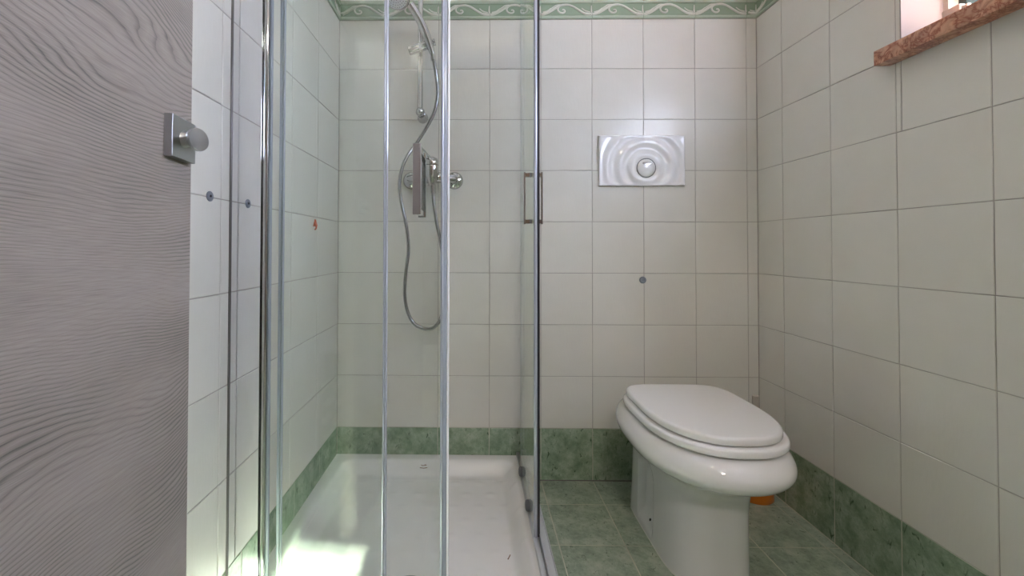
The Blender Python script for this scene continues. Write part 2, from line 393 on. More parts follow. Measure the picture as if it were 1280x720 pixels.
# ---- relief border
def P(side, s, t, d):
    o, sa, ta, n = FR[side]; return sa * s + ta * t + n * d
bcache = {}
def border_meshes(side, w):
    k = (side, round(w, 4))
    if k in bcache: return bcache[k]
    hh = ZB1 - ZB0 - .002
    prof = [(-.006, 0), (.003, 0), (.0068, .003), (.0068, .009), (.003, .0125), (.0012, .0145), (.0012, .0585), (.003, .0605), (.0068, .063), (.0068, hh - .003), (.003, hh), (-.006, hh)]
    bm = B(); a = [bm.verts.new(P(side, .0006, t, d)) for d, t in prof]; b = [bm.verts.new(P(side, w - .0006, t, d)) for d, t in prof]
    fs = []
    for i in range(len(prof) - 1): fs.append(bm.faces.new((a[i], a[i + 1], b[i + 1], b[i])))
    bm.faces.new(a[::-1]); bm.faces.new(b)
    bmesh.ops.recalc_face_normals(bm, faces=bm.faces)
    me = bpy.data.meshes.new('border_tile'); bm.to_mesh(me); bm.free(); me.materials.append(M['bgreen']); me.materials.append(M['bpale'])
    for i, p in enumerate(me.polygons):
        if i in (0, 1, 2, 3, 7, 8, 9, 10): p.material_index = 1
    # scroll
    bm = B()
    def path(pts, r0, r1=None):
        pts = [q for q in pts if 0.0 <= q[0] * .2 <= w + 1e-6]
        if len(pts) < 2: return
        q = spline([P(side, x * .2, y, .0022) for x, y in pts], 5); n = len(q)
        rr = [(r0 + ((r1 if r1 is not None else r0) - r0) * i / (n - 1)) for i in range(n)]
        ax = 1 if side == 'back' else 0
        tube(bm, q, [x * 1.75 for x in rr], 8, True, (ax, .62))
    wv = [(.004, .0170), (.08, .0175), (.16, .0225), (.26, .0345), (.36, .0475), (.45, .0545), (.52, .0560)]
    path(wv, .0030, .0024)
    path([(.50, .0560), (.60, .0535), (.70, .0440), (.80, .0315), (.90, .0210), (.996, .0170)], .0024, .0032)
    path([(.02, .0205), (.12, .0225), (.20, .0285), (.29, .0400)], .0016, .0010)
    path([(.56, .0555), (.63, .0500), (.665, .0415), (.660, .0320), (.62, .0245), (.565, .0235), (.53, .0290), (.545, .0350), (.58, .0350)], .0022, .0020)
    path([(.58, .0550), (.68, .0545), (.75, .0470), (.84, .0350)], .0017, .0010)
    path([(.04, .0250), (.13, .0310), (.20, .0420)], .0022, .0010)
    path([(.96, .0250), (.87, .0310), (.80, .0420)], .0022, .0010)
    path([(.008, .0235), (.012, .0360), (.008, .0520)], .0022, .0008)
    sm = None
    if len(bm.verts):
        bmesh.ops.recalc_face_normals(bm, faces=bm.faces)
        sm = bpy.data.meshes.new('scroll_relief'); bm.to_mesh(sm); sm.materials.append(M['bcream'])
        for p in sm.polygons: p.use_smooth = True
    bm.free(); bcache[k] = (me, sm); return bcache[k]
for side, par, first, end in (('back', wall_back, AB, W), ('right', wall_right, AR, -WY0), ('left', wall_left, AL, -YF)):
    cs = cuts(first, end)
    for s0, s1 in zip(cs, cs[1:]):
        me, sm = border_meshes(side, s1 - s0)
        bt = bpy.data.objects.new('border_tile', me); C.objects.link(bt); bt.parent = par
        o, sa, ta, n = FR[side]; bt.location = o + sa * s0 + ta * (ZB0 + .001)
        if sm:
            so = bpy.data.objects.new('scroll_relief', sm); C.objects.link(so); so.parent = bt

# ---- corner bead of grout in the right back corner
o = obj('trim_1', tube(B(), [(-.0012, -.0012, .2), (-.0012, -.0012, ZB0)], .0016, 8), M['grout']); o['kind'] = 'structure'
bm = B(); tube(bm, [(-.89, -.001, .0002), (-.012, -.001, .0002)], .0028, 6)
o = obj('trim_2', bm, M['caulk']); o['kind'] = 'structure'

# ---- old caulk strip of an earlier screen on the left wall, plugs
def plug(y, z, label, r=.0068):
    t = thing('screw_plug', label, 'screw plug', (-W, y, z))
    obj('plug_disc', lathe(B(), [(0, .0), (r, 0), (r, .0016), (r * .8, .0030), (r * .35, .0030), (r * .3, .0022), (0, .0022)], (-W, y, z), (1, 0, 0), 24), M['plugm'], t)
    obj('screw_hole', lathe(B(), [(0, 0.0022), (r * .25, .0022), (r * .25, .0030), (0, .0030)], (-W, y, z + .0005), (1, 0, 0), 12), M['dark'], t)
plug(-.791, 1.0015, 'small grey screw plug on the left wall tiles beside the open wooden door', .0105)

# ------------------------------------------------------------------ window
win = wall('window_1', [((.108, WY0, WZ0), (.134, WY0 - .013, WZ1)), ((.108, WY1 + .035, WZ0), (.134, WY1, WZ1)),
                        ((.108, WY1 + .03, WZ0), (.134, WY0 - .01, WZ0 + .04)), ((.108, WY1 + .03, WZ1 - .04), (.134, WY0 - .01, WZ1))], M['white_frame'])
obj('window_pane', box(B(), (.118, WY1 + .03, WZ0 + .035), (.124, WY0 - .010, WZ1 - .035)), M['pane'], win, smooth=False)
obj('added_mullion', box(B(), (.108, -.910, WZ0 + .035), (.134, -.870, WZ1 - .035)), M['white_frame'], win, smooth=False)  # out of view, added where the sun patch has to end
cb = B(); nn = 150
cv = [[cb.verts.new((.075 + .008 * math.sin(i * .62) + .003 * math.sin(i * 1.7 + 1), -.885 - (1.735 - .885) * i / nn, z)) for z in (WZ0 + .03, 1.7, WZ1 - .012)] for i in range(nn + 1)]
for i in range(nn):
    for j in range(2): cb.faces.new((cv[i][j], cv[i + 1][j], cv[i + 1][j + 1], cv[i][j + 1]))
cu = thing('added_curtain', 'unseen white voile curtain added over the window to diffuse sun into the room', 'curtain', (.085, -1.39, WZ0 + .03))  # out of view, added to stop direct sun and brighten the left wall
obj('voile', cb, M['voile'], cu)
obj('added_curtain_rod', tube(B(), [(.085, -.88, WZ1 - .010), (.085, WY1, WZ1 - .010)], .004, 10), M['whitep'], cu)
tr = wall('trim_3', [((0, WY0 - .002, WZ0 + .018), (.108, WY0 + .0015, WZ1)), ((0, WY1 - .0015, WZ0 + .018), (.108, WY1 + .002, WZ1)), ((0, WY1, WZ1 - .002), (.108, WY0, WZ1 + .002))], M['reveal'])
o = obj('window_sill', box(B(), (-.041, -1.79, 1.381), (.108, -.5155, 1.420), .0015, 2), M['marble'])
tag(o, 'red and beige veined marble sill projecting under the window', 'window sill')
t = thing('sill_box', 'small white plastic box with a screw hole on the red marble sill', 'box', (.04, -.64, 1.42))
obj('box_body', box(B(), (.022, -.656, 1.42), (.036, -.620, 1.465), .0012), M['boxp'], t)
obj('box_hole', lathe(B(), [(0, 0), (.0016, 0), (.0016, .0005), (0, .0005)], (.0218, -.636, 1.437), (-1, 0, 0), 12), M['dark'], t)
bm = B(); box(bm, (.024, -.670, 1.42), (.033, -.658, 1.458), .001); obj('box_bracket', bm, M['boxp'], t)
obj('bracket_screw', lathe(B(), [(0, 0), (.004, 0), (.0045, .003), (.002, .004), (0, .003)], (.024, -.6640, 1.446), (-1, 0, 0), 16), M['satin'], t)
sh = thing('window_shutter', 'dark green shutter standing open outside the window', 'shutter', (.32, -.56, WZ0))
bm = B(); box(bm, (.1350, -.574, WZ0 + .006), (.56, -.548, WZ1 - .006), .002); obj('shutter_leaf', bm, M['shutter'], sh)
o = obj('outside_ground', box(B(), (.3, -9, -.4), (14, 9, -.3)), M['ground'], smooth=False); o['kind'] = 'structure'

# ------------------------------------------------------------------ wooden door leaf, open against the left wall
HX, HY, DLEN = -1.3615, -1.900, .822
door = thing('door_1', '', 'door', (HX, HY, 0)); del door['label']; del door['category']; door['kind'] = 'structure'
DXF = HX; DYE = HY + DLEN
obj('door_leaf', box(B(), (DXF - .040, HY, .012), (DXF, DYE, 2.06), .0008, 1), M['wood'], door)
obj('edge_band', box(B(), (DXF - .0392, DYE - .0005, .013), (DXF - .0008, DYE + .0012, 2.058)), M['edge'], door, smooth=False)
zc0, yc0 = 1.031, DYE - .034
ls = obj('lock_plate', box(B(), (DXF, yc0 - .0250, zc0 - .0250), (DXF + .0095, yc0 + .0250, zc0 + .0250), .0004, 1), M['steel'], door, smooth=False, label='square brushed steel lock plate')
kn = B(); lathe(kn, [(.0, 0), (.0105, 0), (.0100, .002), (.0098, .013), (0, .013)], (DXF + .0095, yc0, zc0), (1, 0, 0), 28)
obj('knob_neck', kn, M['steel'], ls)
kn = B(); lathe(kn, [(0, 0), (.0130, 0), (.0150, .0010), (.0154, .0034), (.0146, .0056), (0, .0066)], (0, 0, 0), (1, 0, 0), 36)
for v in kn.verts: v.co.z *= .93
bmesh.ops.rotate(kn, cent=(0, 0, 0), matrix=Matrix.Rotation(-.30, 3, 'Z'), verts=kn.verts)
bmesh.ops.translate(kn, vec=(DXF + .0215, yc0 + .001, zc0 + .0005), verts=kn.verts)
obj('thumb_turn', kn, M['steel'], ls)
for zz in (.25, 1.03, 1.8):
    obj('hinge', tube(B(), [(DXF - .02, HY - .008, zz - .04), (DXF - .02, HY - .008, zz + .04)], .007, 12), M['steel'], door)
door.rotation_euler = (0, 0, math.radians(7.4))
# folded anti slip mat behind the door, seen only as a reflection in the glass
mt = thing('shower_mat', 'grey-green rubber mat with pale round suction cups stood up behind the door', 'mat', (-1.55, -1.13, 0))
obj('mat_sheet', box(B(), (-1.590, -1.136, .012), (-1.512, -1.128, .56), .002), M['matgreen'], mt)
for i in range(7):
    for j in range(2):
        xx = -1.570 + j * .035 + (i % 2) * .008; z0 = .13 + i * .055
        obj('suction_cup', lathe(B(), [(.006, 0), (.011, .001), (.011, .004), (.006, .0028), (0, .0028)], (xx, -1.128, z0), (0, 1, 0), 16), M['matring'], mt)

# ------------------------------------------------------------------ unseen hallway behind the camera, with an added fill lamp
hall = wall('wall_hallway', [((-2.6, YF - 1.7, -.02), (.8, YF - 1.6, H)), ((-2.7, YF - 1.7, -.02), (-2.6, YF - .12, H)), ((.8, YF - 1.7, -.02), (.9, YF - .12, H)),
                             ((-2.7, YF - .14, 0), (-W - .1, YF - .12, H)), ((.1, YF - .14, 0), (.9, YF - .12, H))], M['hallwood'])
o = wall('floor_hallway', [((-2.7, YF - 1.7, -.1), (.9, YF - .10, -.001))], M['hallwood'])
o = wall('ceiling_hallway', [((-2.7, YF - 1.7, H), (.9, YF - .10, H + .08))], M['ceil'])
o = wall('trim_4', [((DX0 - .06, YF - .135, 0), (DX0, YF + .012, 2.13)), ((DX1, YF - .135, 0), (DX1 + .06, YF + .012, 2.13)), ((DX0, YF - .135, 2.07), (DX1, YF + .012, 2.13))], M['edge'])

def unseen_ceiling_lamp(loc, r, power, label, col=(1.0, .82, .60)):
    t = thing('unseen_ceiling_lamp', label, 'lamp', loc)
    obj('lamp_base', lathe(B(), [(0, 0), (r * 1.05, 0), (r * 1.05, -.02), (r, -.03), (0, -.03)], loc, (0, 0, 1), 40), M['whitep'], t)
    o = obj('lamp_shade', lathe(B(), [(r * .95, -.03), (r * .92, -.05), (r * .7, -.066), (r * .35, -.074), (0, -.076)], loc, (0, 0, 1), 40), M['lamp'], t)
    l = lamp_light((0, 0, -.085), r * 1.6, power, col); l.parent = t
unseen_ceiling_lamp((-1.02, -1.55, H), .065, LAMP_W, 'unseen round frosted ceiling lamp, added from its warm glow on the back wall')  # lamp out of view, placed by the warm glow on the tiles
unseen_ceiling_lamp((-.9, YF - .8, H), .16, HALL_FILL_W, 'round frosted ceiling lamp added in the unseen hallway as fill light', (1.0, .95, .90))  # lamp out of view, added to fill the room from behind

# ------------------------------------------------------------------ shower tray
TX0, TX1, TY = -W + .0005, -.890, -.745; TZ = .095
def tray():
    bm = B(); nx, ny = 124, 124
    ix0, ix1, iy0, iy1 = TX0 + .035, TX1 - .055, -.026, TY + .06      # inner lip
    dots = []
    rows = 8
    for i in range(7):
        for j in range(rows):
            dots.append((ix0 + .10 + i * .083 + (.0415 if j % 2 else 0), -.12 - j * .068))
    def hgt(x, y):
        d = min(x - ix0, ix1 - x, iy0 - y, y - iy1)
        # rounded inner corners
        cr = .05; dx = min(x - ix0, ix1 - x); dy = min(iy0 - y, y - iy1)
        if dx < cr and dy < cr: d = cr - math.hypot(cr - dx, cr - dy)
        if d <= 0: z = TZ - .0015 * max(0, 1 + d / .012) if d > -.012 else TZ
        else:
            t = min(d / .052, 1.0); s = t * t * (3 - 2 * t)
            z = (TZ - .0015) - .040 * s
            z -= .003 * min(max((d - .05) / .2, 0), 1)
            # shallow inner step line
            z += .0016 / (1 + ((d - .075) / .004) ** 2)
            for (a, b) in dots:
                q = ((x - a) / .026) ** 2 + ((y - b) / .017) ** 2
                if q < 1: z += .0030 * (1 - q) ** 2 
        eo = min(TX1 - x, y - TY)
        if eo < .006: z -= .006 - math.sqrt(max(.006 ** 2 - (.006 - eo) ** 2, 0))
        return z
    def line(n, lo, hi, a, b):
        # denser near both ends
        out = []
        for i in range(n + 1):
            t = i / n; t = t + .09 * -math.sin(2 * PI * t) * 1.0
            out.append(lo + (hi - lo) * t)
        return out
    X = line(nx, TX0, TX1, 0, 0); Y = line(ny, 0, TY, 0, 0)
    g = [[bm.verts.new((x, y, hgt(x, y))) for y in Y] for x in X]
    for i in range(nx):
        for j in range(ny): bm.faces.new((g[i][j], g[i][j + 1], g[i + 1][j + 1], g[i + 1][j]))
    # skirt
    edge = [g[i][0] for i in range(nx + 1)] + [g[nx][j] for j in range(1, ny + 1)] + [g[i][ny] for i in range(nx - 1, -1, -1)] + [g[0][j] for j in range(ny - 1, 0, -1)]
    low = [bm.verts.new((v.co.x, v.co.y, .001)) for v in edge]; n = len(edge)
    for k in range(n): bm.faces.new((edge[k], low[k], low[(k + 1) % n], edge[(k + 1) % n]))
    bm.faces.new(low)
    return bm
tr_ = thing('shower_tray', 'square white ceramic shower tray with raised anti-slip dimples', 'shower tray', (-1.26, -.37, 0))
obj('tray_basin', tray(), M['acrylic'], tr_, flat_angle=60)
obj('drain_cover', lathe(B(), [(0, .004), (.03, .004), (.042, .002), (.045, 0), (.045, -.002)], (-1.26, -.585, .0535), (0, 0, 1), 32), M['chrome'], tr_)
bm = B()
for a, b in (((-1.296, -.052), (-1.290, -.058)), ((-1.290, -.058), (-1.280, -.050)), ((-1.283, -.054), (-1.276, -.053))):
    tube(bm, [(a[0], a[1], .0825), ((a[0] + b[0]) / 2, (a[1] + b[1]) / 2, .0815), (b[0], b[1], .0825)], .0011, 6)
tube(bm, [(-1.300, -.064, .078), (-1.285, -.065, .077), (-1.272, -.063, .078)], .0012, 6)
obj('maker_mark', bm, M['stain'], tr_)
bm = B(); tube(bm, [(-1.005, -.485, .0565), (-1.000, -.475, .0568), (-.998, -.470, .0567)], .0014, 6); obj('rust_mark', bm, M['stain'], tr_)
bm = B(); tube(bm, [(TX0, -.0015, TZ - .0012), (TX1, -.0015, TZ - .0012)], .0018, 8); tube(bm, [(TX0 + .001, -.002, TZ - .0012), (TX0 + .001, TY, TZ - .0012)], .0018, 8)
tube(bm, [(TX1 + .001, -.002, .001), (TX1 + .001, TY, .001)], .0035, 8)
obj('silicone_bead', bm, M['paleseal'], tr_)

# ------------------------------------------------------------------ shower enclosure
en = thing('shower_enclosure', 'square corner shower enclosure of clear glass with two half-open sliding doors', 'shower enclosure', (-1.26, -.37, TZ))
RZ0, RZ1 = TZ + .0008, TZ + .028; TOP = 1.99
XF, XS = -.905, -.929          # side fixed pane and side sliding pane
YFX, YSL = -.716, -.694        # front fixed pane and front sliding pane
def rail(z0, z1, lab):
    bm = B()
    # side run
    box(bm, (-.900, -.722, z0), (-.8975, -.001, z1), .0008)
    box(bm, (-.9185, -.722, z0), (-.9000, -.001, z1 - .004), .001)
    box(bm, (-.9345, -.722, z0), (-.9225, -.001, z1 - .014), .001)
    box(bm, (-.9350, -.722, z0), (-.8980, -.001, z0 + .004), .0005)
    # front run
    box(bm, (-W + .002, -.7240, z0), (-.8975, -.7215, z1), .0008)
    box(bm, (-W + .002, -.7215, z0), (-.8980, -.7040, z1 - .004), .001)
    box(bm, (-W + .002, -.6990, z0), (-.9180, -.6870, z1 - .014), .001)
    box(bm, (-W + .002, -.7235, z0), (-.8980, -.6870, z0 + .004), .0005)
    return obj(lab, bm, M['satin'], en)
rail(RZ0, RZ1, 'bottom_rail')
bm = B(); box(bm, (-.936, -.724, TOP - .04), (-.8975, -.001, TOP), .002); box(bm, (-W + .002, -.724, TOP - .04), (-.8975, -.687, TOP), .002)
obj('top_rail', bm, M['satin'], en)
# wall profiles
bm = B(); box(bm, (-W + .0022, -.7205, RZ1), (-1.5650, -.6950, TOP - .04))
obj('wall_profile', bm, M['mirror'], en, smooth=False, label='wide polished wall profile that mirrors the tiles')
bm = B(); tube(bm, [(-1.5570, -.7110, RZ1), (-1.5570, -.7110, TOP - .04)], .0082, 20)
obj('profile_bead', bm, M['chrome'], en)
bm = B(); box(bm, (-1.5488, -.7190, RZ1), (-1.5440, -.7110, TOP - .04), .001); obj('pane_gasket', bm, M['seal'], en)
bm = B(); tube(bm, [(-W + .0012, -.7215, RZ1), (-W + .0012, -.7215, 1.0), (-W + .0012, -.7215, TOP - .04)], .0024, 8); obj('wall_sealant', bm, M['caulk'], en)
bm = B(); box(bm, (-.9085, -.014, RZ1), (-.9015, -.0005, TOP - .04), .001); obj('wall_profile', bm, M['satin'], en)
# panes
bm = B(); box(bm, (-1.5500, YFX - .003, RZ0 + .006), (-1.2920, YFX + .003, TOP - .01), .0004, 1)
fp = obj('fixed_pane', bm, M['glass'], en, smooth=False)
bm = B(); tube(bm, [(-1.2905, YFX + .002, RZ1), (-1.2905, YFX + .002, TOP - .04)], .0036, 14); box(bm, (-1.2960, YFX - .0042, RZ1), (-1.2925, YFX + .0042, TOP - .04), .0008)
obj('pane_edge_seal', bm, M['alu'], fp)
bm = B(); box(bm, (XF - .003, -.332, RZ0 + .006), (XF + .003, -.006, TOP - .01), .0004, 1)
fp2 = obj('fixed_pane', bm, M['glass'], en, smooth=False)
bm = B(); box(bm, (XF - .0042, -.336, RZ1), (XF + .0042, -.331, TOP - .04), .001); obj('pane_edge_seal', bm, M['alu'], fp2)
# sliding doors
def roller(bm, x, y, z, ax):
    lathe(bm, [(0, 0), (.0115, 0), (.0120, .0008), (.0118, .0060), (.0100, .0100), (.006, .0118), (0, .0124)], (x, y, z), (-1, 0, 0) if ax == 'x' else (0, 1, 0), 24)
# side door
bm = B(); box(bm, (XS - .003, -.468, RZ0 + .012), (XS + .003, -.115, TOP - .02), .0004, 1)
sd = obj('sliding_door', bm, M['glass'], en, smooth=False, label='side sliding door pane slid back against the tiled wall')
bm = B(); tube(bm, [(XS + .0005, -.4720, RZ0 + .012), (XS + .0005, -.4720, TOP - .02)], .0052, 16); obj('edge_profile', bm, M['alu'], sd)
bm = B(); box(bm, (XS + .0052, -.4760, RZ0 + .014), (XS + .0115, -.462, TOP - .02), .0005); obj('magnetic_seal', bm, M['blackseal'], sd)
bm = B(); box(bm, (XS - .0012, -.1165, RZ0 + .012), (XS + .0012, -.1125, TOP - .02), .0005); obj('rear_edge_seal', bm, M['seal'], sd)
for y, z in ((-.175, .126), (-.360, .124), (-.175, 1.93), (-.360, 1.93)):
    b_ = B(); roller(b_, XS - .003, y, z, 'x')
    for v in b_.verts: v.co.z = z + (v.co.z - z) * 1.35; v.co.y = y + (v.co.y - y) * 1.3
    obj('roller', b_, M['greyp'], sd)
def handle_side(sgn):
    bm = B(); x0 = XS + sgn * .003; x1 = XS + sgn * .027; y = -.425
    a, b = sorted((x1, x1 - sgn * .0045)); box(bm, (a, y - .008, .966), (b, y + .008, 1.116), .001)
    for z in (.974, 1.108):
        a, b = sorted((x0, x1 - sgn * .003)); box(bm, (a, y - .006, z - .006), (b, y + .006, z + .006), .0012)
    obj('handle', bm, M['chrome'], sd, smooth=False, label='slim chrome bar handle')
handle_side(1); handle_side(-1)
# front door
XL = -1.163
bm = B(); box(bm, (-1.530, YSL - .003, RZ0 + .012), (XL, YSL + .003, TOP - .02), .0004, 1)
fd = obj('sliding_door', bm, M['glass'], en, smooth=False, label='front sliding door pane slid left behind the fixed pane')
bm = B(); box(bm, (XL - .0095, YSL - .0048, RZ0 + .012), (XL + .0045, YSL + .0048, TOP - .02), .0012); obj('edge_profile', bm, M['seal'], fd)
bm = B(); tube(bm, [(XL + .0075, YSL - .003, RZ0 + .012), (XL + .0075, YSL - .003, TOP - .02)], .0026, 12); obj('edge_highlight', bm, M['bead'], fd)  # white bead paints the bright highlight line along the door edge
bm = B(); tube(bm, [(XL - .0055, YSL - .005, RZ0 + .012), (XL - .0055, YSL - .005, TOP - .02)], .0024, 10); obj('edge_rib', bm, M['alu'], fd)
bm = B(); box(bm, (-1.5360, YSL - .0040, RZ0 + .012), (-1.5300, YSL + .0040, TOP - .02), .001); tube(bm, [(-1.5255, YSL - .003, RZ0 + .012), (-1.5255, YSL - .003, TOP - .02)], .0026, 10)
obj('rear_edge_seal', bm, M['seal'], fd)
for x, z in ((-1.24, .124), (-1.46, .124), (-1.24, 1.93), (-1.46, 1.93)):
    b_ = B(); roller(b_, x, YSL + .003, z, 'y')
    obj('roller', b_, M['greyp'], fd)
def handle_front(y1, y0):
    bm = B(); x = -1.2180
    a, b = sorted((y1, y1 + (.0045 if y1 < y0 else -.0045))); box(bm, (x - .0090, a, .968), (x + .0090, b, 1.118), .001)
    for z in (.976, 1.110):
        a, b = sorted((y0, y1 + (.003 if y1 < y0 else -.003))); box(bm, (x - .006, a, z - .006), (x + .006, b, z + .006), .0012)
    obj('handle', bm, M['chrome'], fd, smooth=False, label='slim chrome bar handle')
handle_front(-.756, YSL - .003); handle_front(-.664, YSL + .003)

# ------------------------------------------------------------------ shower fittings on the back wall
rl = thing('shower_rail', 'chrome riser rail fixed to the tiled back wall inside the shower', 'shower rail', (-1.304, -.001, 1.40))
obj('rail_bar', tube(B(), [(-1.304, -.058, 1.40), (-1.304, -.058, 2.06)], .0098, 20), M['chrome'], rl)
for zz in (1.412, 2.05):
    bm = B(); lathe(bm, [(0, 0), (.021, 0), (.021, .004), (.0165, .012), (.0145, .035), (.0145, .05), (0, .05)], (-1.301, -.0005, zz - .006), (0, -1, 0), 28)
    obj('wall_bracket', bm, M['chrome'], rl)
    bm = B(); lathe(bm, [(0, -.017), (.009, -.014), (.0155, -.006), (.0172, 0), (.0155, .006), (.009, .014), (0, .017)], (-1.304, -.060, zz), (0, -1, 0), 28)
    obj('end_knob', bm, M['chrome'], rl)
sl = B(); ax = Vector((.094, -.012, .026)).normalized(); org = Vector((-1.3440, -.082, 1.6330))
lathe(sl, [(0, 0), (.0150, 0), (.0165, .0015), (.0165, .040), (.0158, .041), (.0165, .042), (.0165, .078), (.013, .090), (0, .092)], org, ax, 28)
sld = obj('slide_holder', sl, M['chrome'], rl, label='chrome sliding holder for the hand shower')
obj('holder_screw', lathe(B(), [(0, 0), (.003, 0), (.003, .0008), (0, .0008)], org - ax * .0006, -ax, 12), M['dark'], sld)
obj('holder_knob', lathe(B(), [(0, 0), (.008, 0), (.0125, .003), (.0125, .010), (0, .011)], org + ax * .094, ax, 24), M['chrome'], sld)
# hand shower: handle from the holder up to the head
hs = thing('hand_shower', 'chrome hand shower with a pale round spray face held on the riser rail', 'hand shower', (-1.262, -.105, 1.62))
hp = spline([(-1.253, -.100, 1.612), (-1.262, -.103, 1.640), (-1.281, -.112, 1.690), (-1.302, -.126, 1.733), (-1.330, -.146, 1.772)], 8)
hr = [.0085 + .0070 * math.sin(min(i / (len(hp) - 1) * 1.5, 1) * PI * .62) for i in range(len(hp))]
obj('grip', tube(B(), hp, hr, 20), M['chrome'], hs)
hn = Vector((-.12, -.55, -.62)).normalized(); hc = Vector((-1.378, -.165, 1.797))
obj('head_shell', lathe(B(), [(0, -.030), (.020, -.027), (.038, -.019), (.050, -.008), (.053, .002), (.051, .006), (.046, .007)], hc, hn, 44), M['chrome'], hs)
fc = obj('spray_face', lathe(B(), [(0, .0085), (.030, .0082), (.0455, .0068), (.047, .004)], hc, hn, 44), M['facep'], hs, label='pale spray plate with rings of nozzles')
bm = B(); u = hn.cross(Vector((0, 0, 1))).normalized(); v = hn.cross(u)
for k, nn in ((1, 6), (2, 12), (3, 18), (4, 24), (5, 30)):
    for q in range(nn):
        a = 2 * PI * q / nn; r = k * .0082
        lathe(bm, [(.0016, 0), (.0012, .0022), (0, .0022)], hc + hn * (.0083 - .0012 * (r / .045) ** 2) + (u * math.cos(a) + v * math.sin(a)) * r, hn, 6)
o = obj('nozzles', bm, M['greyp'], fc); o['kind'] = 'stuff'
# hose
hz = thing('shower_hose', 'long chrome shower hose looping down from the mixer and back up to the hand shower', 'hose', (-1.25, -.08, .6))
hpts = [(-1.2515, -.100, 1.612), (-1.2480, -.098, 1.585), (-1.2400, -.085, 1.53), (-1.2370, -.070, 1.48), (-1.247, -.062, 1.42), (-1.272, -.060, 1.365), (-1.315, -.062, 1.295), (-1.350, -.075, 1.240),
        (-1.372, -.080, 1.180), (-1.378, -.078, 1.120), (-1.370, -.072, 1.060), (-1.357, -.068, 1.00), (-1.349, -.062, .94), (-1.347, -.058, .88), (-1.357, -.055, .80), (-1.361, -.052, .72),
        (-1.350, -.050, .655), (-1.326, -.050, .612), (-1.290, -.052, .593), (-1.250, -.056, .598), (-1.220, -.062, .645), (-1.208, -.068, .75), (-1.218, -.074, .88), (-1.240, -.080, 1.00), (-1.250, -.083, 1.075), (-1.2515, -.084, 1.105)]
q = spline(hpts, 10)
# ribbed hose
L_ = 0; rr = []
pts_ = [q[0]]
for a, b in zip(q, q[1:]):
    n = max(1, int((b - a).length / .0022))
    for i in range(1, n + 1): pts_.append(a.lerp(b, i / n))
rr = [.0068 if i % 2 else .0062 for i in range(len(pts_))]
obj('hose_tube', tube(B(), pts_, rr, 10), M['hose'], hz)
for p0, p1 in ((Vector((-1.2515, -.084, 1.10)), Vector((-1.2515, -.084, 1.135))), (Vector((-1.2510, -.100, 1.590)), Vector((-1.2535, -.1005, 1.620)))):
    obj('hose_nut', tube(B(), [p0, p1], .0090, 6), M['chrome'], hz)
# mixer
mx = thing('shower_mixer', 'chrome single-lever shower mixer on two round wall flanges', 'shower mixer', (-1.26, -.001, 1.16))
for x in (-1.3440, -1.1765):
    fl = obj('wall_flange', lathe(B(), [(.034, 0), (.0335, .004), (.028, .010), (.018, .014), (.0145, .016)], (x, -.0005, 1.160), (0, -1, 0), 36), M['chrome'], mx)
    obj('inlet_elbow', tube(B(), [(x, -.012, 1.160), (x, -.030, 1.160), (x + (.004 if x < -1.26 else -.004), -.045, 1.160)], [.0135, .0135, .0125], 18), M['chrome'], mx)
bm = B(); tube(bm, [(-1.350, -.052, 1.160), (-1.335, -.055, 1.160), (-1.30, -.058, 1.162), (-1.26, -.060, 1.163), (-1.22, -.058, 1.162), (-1.185, -.055, 1.160), (-1.170, -.052, 1.160)], [.015, .0165, .020, .024, .020, .0165, .015], 24)
obj('mixer_body', bm, M['chrome'], mx)
bm = B(); lathe(bm, [(0, -.040), (.012, -.040), (.0125, -.030), (.021, -.018), (.0265, 0), (.0275, .018), (.0270, .034), (.0265, .036), (0, .036)], (-1.258, -.078, 1.168), (0, -.05, 1), 32)
obj('cartridge_body', bm, M['chrome'], mx)
bm = B(); lathe(bm, [(.0265, .038), (.0272, .040), (.0268, .052), (.022, .062), (.010, .068), (0, .069)], (-1.258, -.078, 1.168), (0, -.05, 1), 32)
tube(bm, spline([(-1.262, -.080, 1.222), (-1.275, -.098, 1.238), (-1.288, -.125, 1.252), (-1.298, -.150, 1.262)], 5), [.012] * 5 + [.0095] * 5 + [.008] * 6, 14, True, (2, .55))
obj('lever', bm, M['chrome'], mx)
# small orange hook on the left wall
hk = thing('wall_hook', 'tiny orange-red plastic hook stuck on the left wall inside the shower', 'hook', (-W, -.235, .98))
bm = B(); r = [bm.verts.new((-W + x, y, z)) for x, y, z in ((0, -.224, .968), (0, -.254, .968), (0, -.240, .994), (.006, -.228, .970), (.006, -.250, .970), (.005, -.240, .990))]
for f in ((0, 1, 4, 3), (1, 2, 5, 4), (2, 0, 3, 5), (3, 4, 5), (0, 2, 1)): bm.faces.new([r[i] for i in f])
obj('hook_plate', bm, M['redhook'], hk, smooth=False)
obj('hook_arm', tube(B(), spline([(-W + .004, -.252, .980), (-W + .011, -.256, .970), (-W + .013, -.260, .962), (-W + .009, -.262, .956)], 4), .0025, 8), M['redhook'], hk)

